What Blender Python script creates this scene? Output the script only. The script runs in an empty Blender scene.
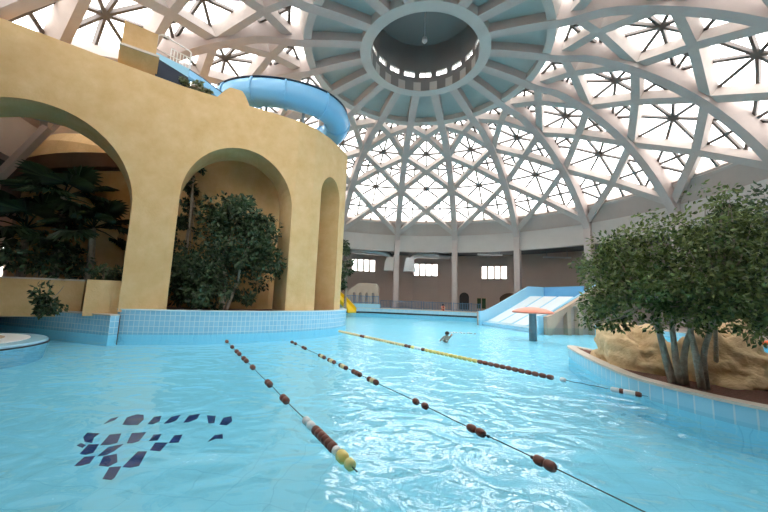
import bpy, bmesh, math, random
from mathutils import Vector, Matrix, noise
C = bpy.context.scene.collection
sin, cos, pi, R = math.sin, math.cos, math.pi, math.radians
V = Vector
random.seed(7)

# ------------------------------------------------------------------ camera (measured from the photograph)
FPX, PITCH, ROLL, PSI, CH = 330.0, .126, .036, .109, 1.83
FLZ = -.5
DC, RD = 22.0, 22.0                     # dome axis at (0, 22), springing radius 22
_rt = V((cos(PSI), sin(PSI), 0)); _fh = V((-sin(PSI), cos(PSI), 0))
_fw = _fh*cos(PITCH) + V((0, 0, sin(PITCH))); _up = -_fh*sin(PITCH) + V((0, 0, cos(PITCH)))
CR = _rt*cos(ROLL) + _up*sin(ROLL); CU = -_rt*sin(ROLL) + _up*cos(ROLL)
def ray(x, y): return _fw + CR*((x-384)/FPX) - CU*((y-256)/FPX)
O = V((0, 0, CH))
def atz(x, y, z): d = ray(x, y); return O + d*((z-CH)/d.z)
def atd(x, y, D): d = ray(x, y); return O + d*(D/math.hypot(d.x, d.y))
cam = bpy.data.cameras.new('camera'); co = bpy.data.objects.new('camera', cam); C.objects.link(co)
cam.sensor_width = 36; cam.lens = 36*FPX/768; cam.clip_start = .05; cam.clip_end = 500
M3 = Matrix((CR, CU, -_fw)).transposed()
co.matrix_world = Matrix.Translation(O) @ M3.to_4x4()
bpy.context.scene.camera = co

# ------------------------------------------------------------------ materials
def nodes(name):
    m = bpy.data.materials.new(name); m.use_nodes = True
    nt = m.node_tree; return m, nt, nt.nodes, nt.links, nt.nodes['Principled BSDF']
def mat(name, c, rough=.7, metal=0, var=.0, scale=3.0, bump=0.0, bscale=30., c2=None, spec=None):
    m, nt, N, L, b = nodes(name)
    b.inputs['Roughness'].default_value = rough; b.inputs['Metallic'].default_value = metal
    if spec is not None: b.inputs['Specular IOR Level'].default_value = spec
    tc = N.new('ShaderNodeNewGeometry')
    if var or c2:
        n = N.new('ShaderNodeTexNoise'); n.inputs['Scale'].default_value = scale; n.inputs['Detail'].default_value = 6
        n.inputs['Roughness'].default_value = .65
        L.new(tc.outputs['Position'], n.inputs['Vector'])
        r = N.new('ShaderNodeValToRGB'); r.color_ramp.elements[0].position = .3; r.color_ramp.elements[1].position = .7
        d = c2 or tuple(max(0, q*(1-var)) for q in c)
        r.color_ramp.elements[0].color = (*d, 1); r.color_ramp.elements[1].color = (*c, 1)
        L.new(n.outputs['Fac'], r.inputs['Fac']); L.new(r.outputs['Color'], b.inputs['Base Color'])
    else: b.inputs['Base Color'].default_value = (*c, 1)
    if bump:
        n2 = N.new('ShaderNodeTexNoise'); n2.inputs['Scale'].default_value = bscale; n2.inputs['Detail'].default_value = 5
        L.new(tc.outputs['Position'], n2.inputs['Vector'])
        bp = N.new('ShaderNodeBump'); bp.inputs['Strength'].default_value = bump; bp.inputs['Distance'].default_value = .05
        L.new(n2.outputs['Fac'], bp.inputs['Height']); L.new(bp.outputs['Normal'], b.inputs['Normal'])
    return m
def tile_mat(name, c1, c2, grout, w, h, mortar=.01, rough=.25):
    m, nt, N, L, b = nodes(name); b.inputs['Roughness'].default_value = rough
    uv = N.new('ShaderNodeUVMap'); br = N.new('ShaderNodeTexBrick'); br.offset = 0
    br.inputs['Scale'].default_value = 1; br.inputs['Brick Width'].default_value = w; br.inputs['Row Height'].default_value = h
    br.inputs['Mortar Size'].default_value = mortar; br.inputs['Color1'].default_value = (*c1, 1); br.inputs['Color2'].default_value = (*c2, 1)
    br.inputs['Mortar'].default_value = (*grout, 1)
    L.new(uv.outputs['UV'], br.inputs['Vector']); L.new(br.outputs['Color'], b.inputs['Base Color'])
    return m
def leaf_mat(name, c1, c2, rough=.45):
    m, nt, N, L, b = nodes(name); b.inputs['Roughness'].default_value = rough
    g = N.new('ShaderNodeNewGeometry'); r = N.new('ShaderNodeValToRGB')
    r.color_ramp.elements[0].color = (*c1, 1); r.color_ramp.elements[1].color = (*c2, 1)
    L.new(g.outputs['Random Per Island'], r.inputs['Fac']); L.new(r.outputs['Color'], b.inputs['Base Color'])
    t = N.new('ShaderNodeBsdfTranslucent'); L.new(r.outputs['Color'], t.inputs['Color'])
    mx = N.new('ShaderNodeMixShader'); mx.inputs['Fac'].default_value = .3
    L.new(b.outputs[0], mx.inputs[1]); L.new(t.outputs[0], mx.inputs[2]); L.new(mx.outputs[0], N['Material Output'].inputs['Surface'])
    return m
M = dict(
  concrete=mat('dome_concrete', (.52,.435,.40), .75, var=.10, scale=1.2),
  lattice=mat('lattice_concrete', (.52,.45,.41), .75, var=.10, scale=2),
  band=mat('band_concrete', (.53,.48,.44), .8, var=.08, scale=.8),
  teal=mat('teal_panel', (.42,.43,.40), .7, var=.12, scale=.7),
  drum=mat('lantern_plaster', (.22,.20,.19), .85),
  mullion=mat('mullion_metal', (.12,.10,.09), .5, metal=.3),
  yellow=mat('yellow_plaster', (.72,.505,.26), .85, c2=(.62,.40,.17), scale=1.3, bump=.25, bscale=14),
  outer=mat('mauve_plaster', (.50,.40,.35), .85, var=.08, scale=.6),
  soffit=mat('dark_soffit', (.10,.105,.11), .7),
  deck=mat('deck_stone', (.42,.36,.31), .7, var=.2, scale=3),
  soil=mat('red_bark_mulch', (.26,.11,.075), .95, c2=(.10,.045,.03), scale=22, bump=1., bscale=40),
  coping=mat('pale_coping', (.66,.58,.49), .6, var=.15, scale=5),
  white=mat('white_paint', (.8,.8,.78), .4), whitetile=mat('white_rim', (.8,.82,.82), .3),
  bluerim=mat('pale_blue_tile', (.34,.62,.76), .25), navy=mat('navy_tile', (.012,.03,.16), .3, c2=(.03,.045,.22), scale=1.4),
  darkline=mat('gutter_shade_and_dark_edge', (.02,.025,.03), .5),  # near black: painted gutter shadow at the far deck, dark edge of the basin
  slideblue=mat('blue_fibreglass', (.19,.47,.74), .22), slidepale=mat('pale_blue_fibreglass', (.36,.69,.88), .25),
  slidenavy=mat('navy_fibreglass', (.008,.02,.045), .3), lane=mat('white_fibreglass', (.80,.86,.88), .25),
  yslide=mat('yellow_fibreglass', (.75,.52,.02), .3), coral=mat('coral_fibreglass', (.85,.27,.17), .35),
  polegrey=mat('grey_pole', (.20,.24,.27), .4), steel=mat('galvanised_duct', (.62,.63,.64), .35, metal=.8, var=.1, scale=6),
  rope=mat('black_rope', (.05,.06,.07), .7), brown=mat('brown_float', (.19,.062,.042), .4), cream=mat('cream_float', (.82,.66,.36), .4),
  fwhite=mat('white_float', (.85,.85,.85), .35), fyellow=mat('yellow_float', (.85,.68,.22), .4), lime=mat('lime_float', (.75,.74,.30), .4),
  bark=mat('grey_bark', (.46,.40,.32), .85, c2=(.27,.22,.165), scale=9, bump=.6, bscale=25),
  rock=mat('ochre_rock', (.84,.63,.38), .9, c2=(.58,.38,.19), scale=2.2, bump=.9, bscale=7),
  sand=mat('sand_pebbles', (.62,.48,.32), .9, c2=(.45,.33,.2), scale=30, bump=.6, bscale=60),
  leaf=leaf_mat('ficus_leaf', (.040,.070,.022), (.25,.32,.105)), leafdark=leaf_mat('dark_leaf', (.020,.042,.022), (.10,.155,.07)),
  palm=leaf_mat('palm_blade', (.015,.035,.015), (.05,.09,.035)), drygreen=leaf_mat('grey_green_leaf', (.12,.16,.07), (.30,.33,.18)),
  skin=mat('skin', (.55,.30,.21), .5), red=mat('red_cloth', (.45,.05,.06), .8), hair=mat('dark_hair', (.02,.015,.012), .6),
  railblue=mat('blue_railing', (.10,.22,.36), .4), black=mat('black_door', (.012,.012,.014), .4), green=mat('dark_green_glass', (.03,.07,.03), .15),
  cushion=mat('orange_cushion', (.85,.16,.03), .7), beige=mat('beige_plaster', (.55,.42,.32), .85, var=.1, scale=2), brownwood=mat('brown_trough', (.10,.045,.02), .6),
  kerbtile=tile_mat('kerb_tile', (.28,.58,.77), (.34,.64,.81), (.66,.81,.87), .19, .235, .010),
  islandtile=tile_mat('island_tile', (.30,.62,.80), (.36,.68,.84), (.62,.76,.84), .27, 4, .013),
  decktile=tile_mat('edge_tile', (.36,.64,.78), (.42,.70,.82), (.6,.75,.82), .5, .3, .015),
)
def glass_mat():
    m, nt, N, L, b = nodes('roof_glazing'); N.remove(b)
    t = N.new('ShaderNodeBsdfTransparent'); t.inputs['Color'].default_value = (.93, .95, .96, 1)
    d = N.new('ShaderNodeBsdfTranslucent'); d.inputs['Color'].default_value = (.9, .9, .9, 1)
    x = N.new('ShaderNodeMixShader'); x.inputs['Fac'].default_value = .12
    L.new(t.outputs[0], x.inputs[1]); L.new(d.outputs[0], x.inputs[2]); L.new(x.outputs[0], N['Material Output'].inputs['Surface'])
    return m
M['glass'] = glass_mat()
def water_mat():
    m, nt, N, L, b = nodes('pool_water'); N.remove(b)
    g = N.new('ShaderNodeNewGeometry')
    mp = N.new('ShaderNodeMapping'); mp.inputs['Scale'].default_value = (1, 1.25, 1); mp.inputs['Rotation'].default_value = (0, 0, .4)
    L.new(g.outputs['Position'], mp.inputs['Vector'])
    n1 = N.new('ShaderNodeTexNoise'); n1.inputs['Scale'].default_value = 1.0; n1.inputs['Detail'].default_value = 1.0; n1.inputs['Distortion'].default_value = 1.2
    n2 = N.new('ShaderNodeTexNoise'); n2.inputs['Scale'].default_value = 4.0; n2.inputs['Detail'].default_value = 0.5; n2.inputs['Distortion'].default_value = .6
    for n in (n1, n2): L.new(mp.outputs[0], n.inputs['Vector'])
    ml = N.new('ShaderNodeMath'); ml.operation = 'MULTIPLY_ADD'; ml.inputs[1].default_value = .16
    L.new(n2.outputs['Fac'], ml.inputs[0]); L.new(n1.outputs['Fac'], ml.inputs[2])
    bp = N.new('ShaderNodeBump'); bp.inputs['Strength'].default_value = 1; bp.inputs['Distance'].default_value = .085
    L.new(ml.outputs[0], bp.inputs['Height'])
    t = N.new('ShaderNodeBsdfTransparent'); t.inputs['Color'].default_value = (.84, .97, 1, 1)
    gl = N.new('ShaderNodeBsdfGlossy'); gl.inputs['Roughness'].default_value = .01; L.new(bp.outputs[0], gl.inputs['Normal'])
    f = N.new('ShaderNodeFresnel'); f.inputs['IOR'].default_value = 1.52; L.new(bp.outputs[0], f.inputs['Normal'])
    x = N.new('ShaderNodeMixShader'); cl = N.new('ShaderNodeMath'); cl.operation = 'MINIMUM'; cl.inputs[1].default_value = .27; L.new(f.outputs[0], cl.inputs[0]); L.new(cl.outputs[0], x.inputs['Fac']); L.new(t.outputs[0], x.inputs[1]); L.new(gl.outputs[0], x.inputs[2])
    L.new(x.outputs[0], N['Material Output'].inputs['Surface'])
    return m
M['water'] = water_mat()
def floor_mat():
    m, nt, N, L, b = nodes('pool_floor_tile'); b.inputs['Roughness'].default_value = .5
    g = N.new('ShaderNodeNewGeometry'); br = N.new('ShaderNodeTexBrick'); br.offset = 0
    n = N.new('ShaderNodeTexNoise'); n.inputs['Scale'].default_value = 1.6
    mx = N.new('ShaderNodeVectorMath'); mx.operation = 'MULTIPLY_ADD'; mx.inputs[1].default_value = (.35, .35, 0)
    L.new(g.outputs['Position'], n.inputs['Vector']); L.new(n.outputs['Color'], mx.inputs[0]); L.new(g.outputs['Position'], mx.inputs[2])
    br.inputs['Scale'].default_value = 1; br.inputs['Brick Width'].default_value = .5; br.inputs['Row Height'].default_value = .5
    br.inputs['Mortar Size'].default_value = .006
    br.inputs['Color1'].default_value = (.33, .80, .99, 1); br.inputs['Color2'].default_value = (.35, .82, 1, 1); br.inputs['Mortar'].default_value = (.26, .70, .90, 1)
    L.new(mx.outputs[0], br.inputs['Vector']); L.new(br.outputs['Color'], b.inputs['Base Color'])
    return m
M['poolfloor'] = floor_mat()

# ------------------------------------------------------------------ mesh helpers
class MB:
    def __init__(s): s.v = []; s.f = []; s.uv = []; s.hasuv = False
    def add(s, vs, fs, uvs=None):
        o = len(s.v); s.v += [tuple(p) for p in vs]
        for i, f in enumerate(fs):
            s.f.append([o+k for k in f])
            if uvs: s.hasuv = True; s.uv.append(uvs[i])
            else: s.uv.append([(0, 0)]*len(f))
        return s
    def box(s, c, d, rz=0):
        x, y, z = d[0]/2, d[1]/2, d[2]/2; cs, sn = cos(rz), sin(rz)
        vs = [(c[0]+a*x*cs-b*y*sn, c[1]+a*x*sn+b*y*cs, c[2]+e*z) for e in (-1, 1) for a, b in ((-1,-1),(1,-1),(1,1),(-1,1))]
        return s.add(vs, [(3,2,1,0),(4,5,6,7),(0,1,5,4),(1,2,6,5),(2,3,7,6),(3,0,4,7)])
    def beam(s, p, q, up, w, h):
        p, q = V(p), V(q); d = (q-p).normalized(); a = d.cross(V(up)).normalized(); b = a.cross(d).normalized()
        vs = [e + a*(i*w/2) + b*(j*h/2) for e in (p, q) for i, j in ((-1,-1),(1,-1),(1,1),(-1,1))]
        return s.add(vs, [(3,2,1,0),(4,5,6,7),(0,1,5,4),(1,2,6,5),(2,3,7,6),(3,0,4,7)])
    def sweep(s, rings, closed=True, caps=True):
        n = len(rings[0]); vs = [p for r in rings for p in r]; fs = []
        for i in range(len(rings)-1):
            for k in range(n if closed else n-1):
                fs.append((i*n+k, i*n+(k+1) % n, (i+1)*n+(k+1) % n, (i+1)*n+k))
        if caps and closed: fs.append(tuple(range(n))[::-1]); fs.append(tuple((len(rings)-1)*n+k for k in range(n)))
        return s.add(vs, fs)
    def tube(s, path, rad, n=8, caps=True):
        path = [V(p) for p in path]; rings = []
        a = None
        for i, p in enumerate(path):
            d = (path[min(i+1, len(path)-1)]-path[max(i-1, 0)]).normalized()
            if a is None:
                a = d.cross(V((0, 0, 1)))
                if a.length < .05: a = d.cross(V((1, 0, 0)))
            a = (a - d*a.dot(d)).normalized(); b = d.cross(a)
            r = rad[i] if isinstance(rad, (list, tuple)) else rad
            rings.append([p + a*(r*cos(t*2*pi/n)) + b*(r*sin(t*2*pi/n)) for t in range(n)])
        return s.sweep(rings, True, caps)
    def lathe(s, c, prof, n=24):
        return s.sweep([[(c[0]+r*cos(t*2*pi/n), c[1]+r*sin(t*2*pi/n), c[2]+z) for t in range(n)] for r, z in prof])
    def prism(s, poly, z0, z1):
        n = len(poly)
        vs = [(x, y, z0) for x, y in poly] + [(x, y, z1) for x, y in poly]
        return s.add(vs, [tuple(range(n))[::-1], tuple(range(n, 2*n))] + [(i, (i+1) % n, n+(i+1) % n, n+i) for i in range(n)])
    def build(s, name, m, parent=None, smooth=False, loc=None):
        me = bpy.data.meshes.new(name); vv = s.v
        if loc is not None: vv = [(x-loc[0], y-loc[1], z-loc[2]) for x, y, z in vv]
        me.from_pydata(vv, [], s.f)
        if s.hasuv:
            u = me.uv_layers.new(name='UVMap'); k = 0
            for f in s.uv:
                for c in f: u.data[k].uv = c; k += 1
        me.materials.append(M[m] if isinstance(m, str) else m)
        bm = bmesh.new(); bm.from_mesh(me); bmesh.ops.recalc_face_normals(bm, faces=bm.faces); bm.to_mesh(me); bm.free()
        if smooth:
            for p in me.polygons: p.use_smooth = True
        o = bpy.data.objects.new(name, me); C.objects.link(o)
        if loc is not None: o.location = loc
        if parent:
            o.parent = parent
            if loc is None: o.matrix_parent_inverse = Matrix.Translation(-V(parent.location))
        return o
def tag(o, label=None, cat=None, group=None, kind=None):
    for k, v in (('label', label), ('category', cat), ('group', group), ('kind', kind)):
        if v: o[k] = v
    return o
def thing(name, loc, label, cat, group=None, kind=None):
    o = bpy.data.objects.new(name, None); C.objects.link(o); o.location = loc; o.empty_display_size = .2
    return tag(o, label, cat, group, kind)
def struct(o, label, cat): return tag(o, label, cat, None, 'structure')
def smoothpath(pts, n=8):
    P = [V(p) for p in pts]; out = []
    for i in range(len(P)-1):
        a, b, c, d = P[max(i-1, 0)], P[i], P[i+1], P[min(i+2, len(P)-1)]
        for k in range(n):
            t = k/n; out.append(.5*((2*b)+(c-a)*t+(2*a-5*b+4*c-d)*t*t+(3*b-a-3*c+d)*t**3))
    return out + [P[-1]]

# ------------------------------------------------------------------ dome
NB = 18; PH = .034
def drop(r): t = min(1, max(0, (11.5-r)/3.0)); return .5*t*t*(3-2*t)
def prof(r): q = r/RD; return 1.83 + 22*(.322+.290*(1-q**2)+.212*(1-q**6)) - drop(r)
def surf(th, r, t=0):
    q = r/RD; dz = 22*(.290*(-2*q/RD)+.212*(-6*q**5/RD)); l = math.hypot(dz, 1)
    rr = r - dz/l*t; z = prof(r) + t/l
    return V((rr*sin(th), DC+rr*cos(th), z))
def norm(th, r): return (surf(th, r, 1)-surf(th, r, 0)).normalized()
def rth(k): return (k+.5)*2*pi/NB + PH
ceil = thing('ceiling', (0, DC, 8), 'great ribbed concrete and glass dome over the whole pool hall', 'dome ceiling', kind='structure')
R0, R1 = 4.6, 8.25
for k in range(NB):
    th = rth(k); tg = V((cos(th), -sin(th), 0)); rd = V((sin(th), cos(th), 0))
    rings = []
    for i in range(26):
        r = R0-.1 + (21.75-R0+.1)*i/25; w = .33
        a, b = surf(th, r, 0), surf(th, r, 1.25)
        rings.append([a-tg*w, a+tg*w, b+tg*w, b-tg*w])
    m = MB(); m.sweep(rings)
    # column from rib foot to deck
    r0c, r1c = 21.55, 22.4
    rings = [[V((0, DC, z))+rd*ra+tg*(s*.33) for s, ra in ((-1, r0c), (1, r0c), (1, r1c), (-1, r1c))] for z in (.5, 9.6)]
    m.sweep(rings); m.build('rib', 'concrete', ceil)
# lattice
RN = [21.3, 17.53, 13.66, 9.2]; RM = [19.43, 15.32, 10.8]
def sp(k, u, r, t): return surf(rth(k)+u*2*pi/NB, r, t)
for k in range(NB):
    m = MB(); g = MB(); w = MB()
    def bar(mb, u0, r0, u1, r1, t, wd, hd, n=1):
        for i in range(n):
            a, b = i/n, (i+1)/n
            p = sp(k, u0+(u1-u0)*a, r0+(r1-r0)*a, t); q = sp(k, u0+(u1-u0)*b, r0+(r1-r0)*b, t)
            mb.beam(p, q, norm(rth(k)+.5*(u0+u1)*2*pi/NB, .5*(r0+r1)), wd, hd)
    for j in range(3):
        for (u, r) in ((0, RN[j]), (1, RN[j]), (0, RN[j+1]), (1, RN[j+1])):
            bar(m, u, r, .5, RM[j], .72, .54, .8)
    bar(m, 0, 20.6, 1, 20.6, 1.0, .2, .3, 2)
    # mullions
    T = 1.10; W_, H_ = .17, .2
    mid = lambda a, b: ((a[0]+b[0])/2, (a[1]+b[1])/2)
    def ln(a, b): bar(g, a[0], a[1], b[0], b[1], T, W_, H_)
    for j in range(3):
        A, B, Cc, D, Mm = (0, RN[j]), (1, RN[j]), (0, RN[j+1]), (1, RN[j+1]), (.5, RM[j])
        for (P, Q) in ((A, Cc), (B, D)):
            h = mid(P, Q); h2 = mid(h, Mm)
            ln(h, Mm); ln(h, mid(P, Mm)); ln(h, mid(Q, Mm)); ln(mid(P, Mm), mid(Q, Mm))
        top = (.5, RM[j+1]) if j < 2 else None
        cen = (.5, RN[j+1]) if j < 2 else (.5, 9.2)
        if top:
            for e in (Cc, D, Mm, top, mid(Cc, Mm), mid(D, Mm), mid(Cc, top), mid(D, top)): ln(cen, e)
        else:
            for e in (Cc, D, Mm, mid(Cc, Mm), mid(D, Mm)): ln(cen, e)
        if j == 0:
            cb = (.5, 21.0)
            for e in (Mm, mid(A, Mm), mid(B, Mm)): ln(cb, e)
    m.build('lattice_beam', 'lattice', ceil); g.build('mullion', 'mullion', ceil)
    nu, nr = 12, 20
    vs = [sp(k, i/nu, 20.75+(R1+.1-20.75)*j/nr, 1.38) for j in range(nr+1) for i in range(nu+1)]
    fs = [(j*(nu+1)+i, j*(nu+1)+i+1, (j+1)*(nu+1)+i+1, (j+1)*(nu+1)+i) for j in range(nr) for i in range(nu)]
    w.add(vs, fs); w.build('glazing', 'glass', ceil)
    s = MB()     # opaque skirt under the lowest glass
    rings = []
    for i in range(5):
        u = i/4; t_ = rth(k)+u*2*pi/NB
        a = V((22.1*sin(t_), DC+22.1*cos(t_), 10.2)); b = surf(t_, 20.45, .95); c = surf(t_, 20.4, 1.4); d = V((22.7*sin(t_), DC+22.7*cos(t_), 10.2))
        rings.append([a, b, c, d])
    s.sweep(rings); s.build('skirt', 'outer', ceil)
    p = MB()     # teal soffit panel next to the oculus
    vs = [sp(k, i/3, R0-.2+(R1+.2-R0)*j/4, .62) for j in range(5) for i in range(4)] + [sp(k, i/3, R0-.2+(R1+.2-R0)*j/4, .9) for j in range(5) for i in range(4)]
    fs = [(j*4+i, j*4+i+1, (j+1)*4+i+1, (j+1)*4+i) for j in range(4) for i in range(3)] + [(20+j*4+i, 20+j*4+i+1, 20+(j+1)*4+i+1, 20+(j+1)*4+i) for j in range(4) for i in range(3)]
    p.add(vs, fs); p.build('soffit_panel', 'teal', ceil)
def annulus(name, ra, rb, z0, z1, m, n=108, parent=ceil, z0b=None):
    q = MB()
    rings = [[(r*sin(t*2*pi/n), DC+r*cos(t*2*pi/n), z) for r, z in ((ra, z0), (rb, z0 if z0b is None else z0b), (rb, z1), (ra, z1))] for t in range(n+1)]
    q.sweep(rings, True, False); return q.build(name, m, parent)
zr1 = prof(R1)
q = MB(); n = 108
q.sweep([[surf(t*2*pi/n, r, tt) for r, tt in ((R1-.3, .06), (R1+.2, .06), (R1+.3, 1.25), (R1-.25, 1.25))] for t in range(n+1)], True, False); q.build('ring_beam', 'band', ceil)
zo = prof(R0)
oc = annulus('oculus_ring', 3.87, 4.62, zo-.02, zo+.75, 'band')
annulus('springing_band', 21.95, 22.65, 8.08, 10.25, 'band')
# lantern drum with small windows
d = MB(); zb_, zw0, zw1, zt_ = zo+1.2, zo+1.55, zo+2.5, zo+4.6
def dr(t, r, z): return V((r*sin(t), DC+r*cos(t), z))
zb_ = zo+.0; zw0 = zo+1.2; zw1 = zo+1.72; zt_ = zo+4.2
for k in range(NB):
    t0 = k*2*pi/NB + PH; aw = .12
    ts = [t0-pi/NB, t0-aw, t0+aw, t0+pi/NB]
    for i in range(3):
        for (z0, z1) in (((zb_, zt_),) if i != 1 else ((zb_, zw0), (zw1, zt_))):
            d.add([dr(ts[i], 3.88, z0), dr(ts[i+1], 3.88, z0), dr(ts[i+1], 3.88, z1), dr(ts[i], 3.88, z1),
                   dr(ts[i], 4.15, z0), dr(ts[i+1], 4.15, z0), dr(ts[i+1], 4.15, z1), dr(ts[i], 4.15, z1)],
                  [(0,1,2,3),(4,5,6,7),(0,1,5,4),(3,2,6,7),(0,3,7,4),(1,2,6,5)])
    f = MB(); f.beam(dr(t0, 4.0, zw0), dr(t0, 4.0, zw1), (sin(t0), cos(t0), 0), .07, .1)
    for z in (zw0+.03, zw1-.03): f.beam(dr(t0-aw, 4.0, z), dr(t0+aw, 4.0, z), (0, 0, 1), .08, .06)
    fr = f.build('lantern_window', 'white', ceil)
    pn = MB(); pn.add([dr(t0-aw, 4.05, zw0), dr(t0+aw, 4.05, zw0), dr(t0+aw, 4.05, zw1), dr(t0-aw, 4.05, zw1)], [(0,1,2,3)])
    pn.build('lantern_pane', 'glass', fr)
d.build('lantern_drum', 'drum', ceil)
q = MB(); q.lathe((0, DC, 0), [(4.2, zt_-.05), (3, zt_+.5), (1.5, zt_+.8), (.05, zt_+.9)], 48); q.build('lantern_cap', 'drum', ceil)
q = MB(); q.tube([(0, DC, zt_+.8), (0, DC, zo+1.6)], .035, 6); q.lathe((0, DC, zo+1.1), [(.02, .6), (.16, .45), (.2, .2), (.05, 0)], 12)
ro = q.build('pendant_lamp', 'steel'); tag(ro, 'thin pendant lamp hanging in the middle of the lantern above the dome ring', 'lamp')

# ------------------------------------------------------------------ outer wall, gallery ceiling, windows, doors
RW = 28.0
def onwall(x, y, rr=RW):
    d = ray(x, y); a = d.x**2+d.y**2; b = -2*d.y*DC; c = DC*DC-rr*rr
    t = (-b+math.sqrt(b*b-4*a*c))/(2*a); P = O+d*t; return math.atan2(P.x, P.y-DC), P.z
wins = []
for i, (x0, y0, x1, y1) in enumerate([(352, 259.5, 375.5, 271), (413.7, 264, 438, 275.8), (481, 266.8, 507.3, 278.4), (-6, 246, 26, 268)]):
    ta, za = onwall(x0, y0); tb, zb = onwall(x1, y1); wins.append((ta, tb, min(za, zb), max(za, zb)))
    if i == 3: wins[-1] = (ta, tb, za-2.2, za+.1)
wins = [(a, b, (zc+zd)/2-.9, (zc+zd)/2+.9) if i != 3 else (a, b, zc, zd) for i, (a, b, zc, zd) in enumerate(wins)]
cuts = sorted(wins)
def wp(t, r, z): return V((r*sin(t), DC+r*cos(t), z))
wl = MB()
def wallseg(a, b, z0, z1):
    n = max(1, int((b-a)/.08)); rings = []
    for i in range(n+1):
        t = a+(b-a)*i/n; rings.append([wp(t, RW, z0), wp(t, RW, z1), wp(t, RW+.5, z1), wp(t, RW+.5, z0)])
    wl.sweep(rings)
prev = -pi
for a, b, z0, z1 in cuts:
    wallseg(prev, a, -.2, 8.6); wallseg(a, b, -.2, z0); wallseg(a, b, z1, 8.6); prev = b
wallseg(prev, pi, -.2, 8.6)
struct(wl.build('wall_outer', 'outer'), 'mauve brown round outer wall of the pool hall behind the columns', 'wall')
wlab = ['white four pane window high on the far wall, nearest the yellow arcade', 'white four pane window high on the far wall between the two thin central columns', 'white four pane window high on the far wall above the wide slide',
        'bright window behind the fan palms in the large arch']
for i, (a, b, z0, z1) in enumerate(wins):
    f = MB()
    for z in (z0, z1): f.beam(wp(a, RW+.2, z), wp(b, RW+.2, z), (0, 0, 1), .12, .1)
    for j in range(5):
        t = a+(b-a)*j/4; f.beam(wp(t, RW+.2, z0), wp(t, RW+.2, z1), (sin(t), cos(t), 0), .24, .12)
    fo = f.build('window_%d' % (i+1), 'beige'); struct(fo, wlab[i], 'window')
    p = MB(); p.add([wp(a, RW+.25, z0), wp(b, RW+.25, z0), wp(b, RW+.25, z1), wp(a, RW+.25, z1)], [(0,1,2,3)]); p.build('window_pane', 'glass', fo)
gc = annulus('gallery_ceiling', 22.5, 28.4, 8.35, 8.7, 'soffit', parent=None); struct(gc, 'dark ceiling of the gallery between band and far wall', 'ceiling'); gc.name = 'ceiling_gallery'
# a low arched black door and a small dark window, seen over the railing
def arch_poly(w, h, n=12):
    r = w/2; return [(-r, 0)] + [(-r*cos(pi*i/n), h-r+r*sin(pi*i/n)) for i in range(n+1)] + [(r, 0)]
def arch_panel(t, z, w, h, depth, r=RW-.03):
    P = wp(t, r, z); tx = V((cos(t), -sin(t), 0)); rd = V((sin(t), cos(t), 0)); poly = arch_poly(w, h); n = len(poly)
    vs = [P+tx*x+V((0, 0, y)) for x, y in poly] + [P-rd*depth+tx*x+V((0, 0, y)) for x, y in poly]
    return vs, [tuple(range(n)), tuple(range(n, 2*n))] + [(i, (i+1) % n, n+(i+1) % n, n+i) for i in range(n)]
t, z = onwall(464.3, 292.5)
q = MB(); q.add(*arch_panel(t, .55, 1.35, z-.55, .06)); dr1 = q.build('door_1', 'black'); struct(dr1, 'black arched door in the far wall right of the central column', 'door')
t2, z2 = onwall(481.5, 299)
q = MB()
for s in (-.65, 0, .65):
    q.beam(wp(t2+s/RW, RW-.06, .75), wp(t2+s/RW, RW-.06, 2.3), (sin(t2), cos(t2), 0), .1, .12)
for zz in (.75, 2.3): q.beam(wp(t2-.7/RW, RW-.06, zz), wp(t2+.7/RW, RW-.06, zz), (0, 0, 1), .12, .1)
fo = q.build('window_6', 'beige'); struct(fo, 'small dark green two pane window low in the far wall beside the arched door', 'window')
p = MB(); p.add([wp(t2-.65/RW, RW-.04, .75), wp(t2+.65/RW, RW-.04, .75), wp(t2+.65/RW, RW-.04, 2.3), wp(t2-.65/RW, RW-.04, 2.3)], [(0,1,2,3)]); p.build('window_pane', 'green', fo)
t, z = onwall(510, 293)
q = MB(); q.add(*arch_panel(t, .55, 3.4, z-.55, .05)); struct(q.build('door_2', 'brownwood'), 'wide dark brown arched doorway half hidden by the blue slide', 'door')

# gallery services: ducts and strip lights
def duct(pts, lab, r=.5):
    q = MB(); q.tube(smoothpath(pts, 6), r, 14); o = q.build('air_duct', 'steel', smooth=True); tag(o, lab, 'air duct')
    return o
A = atd(352, 250, 46.5); B_ = atd(383, 253, 46); E_ = atd(387, 256, 45.5)
dk = thing('air_duct', tuple(atd(386, 268, 45.5)), 'silver air duct with a big drop elbow left of the central columns', 'air duct', 'air ducts under the gallery ceiling')
q = MB(); q.tube(smoothpath([A, (A+B_)/2, B_, (B_.x+.8, B_.y, B_.z-.3), (B_.x+1.2, B_.y-.1, B_.z-.9)], 6), .42, 14); q.build('pipe', 'steel', dk, True)
q = MB(); e = V((B_.x+1.2, B_.y-.1, 0)); zt0 = B_.z-.6
q.sweep([[(e.x+a*w, e.y+b*.5, zz) for a, b in ((-1,-1),(1,-1),(1,1),(-1,1))] for w, zz in ((.55, zt0), (.8, zt0-.6), (.95, zt0-1.9))]); q.build('outlet', 'steel', dk)
A2 = atd(410, 256, 45.5)
dk = thing('air_duct', tuple(A2), 'silver air duct with a drop outlet right of the left central column', 'air duct', 'air ducts under the gallery ceiling')
q = MB(); q.tube(smoothpath([(A2.x+5.5, A2.y+1.5, A2.z+.2), (A2.x+2, A2.y+.6, A2.z+.2), (A2.x+.6, A2.y, A2.z), (A2.x, A2.y, A2.z-.8)], 6), .38, 14); q.build('pipe', 'steel', dk, True)
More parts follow.
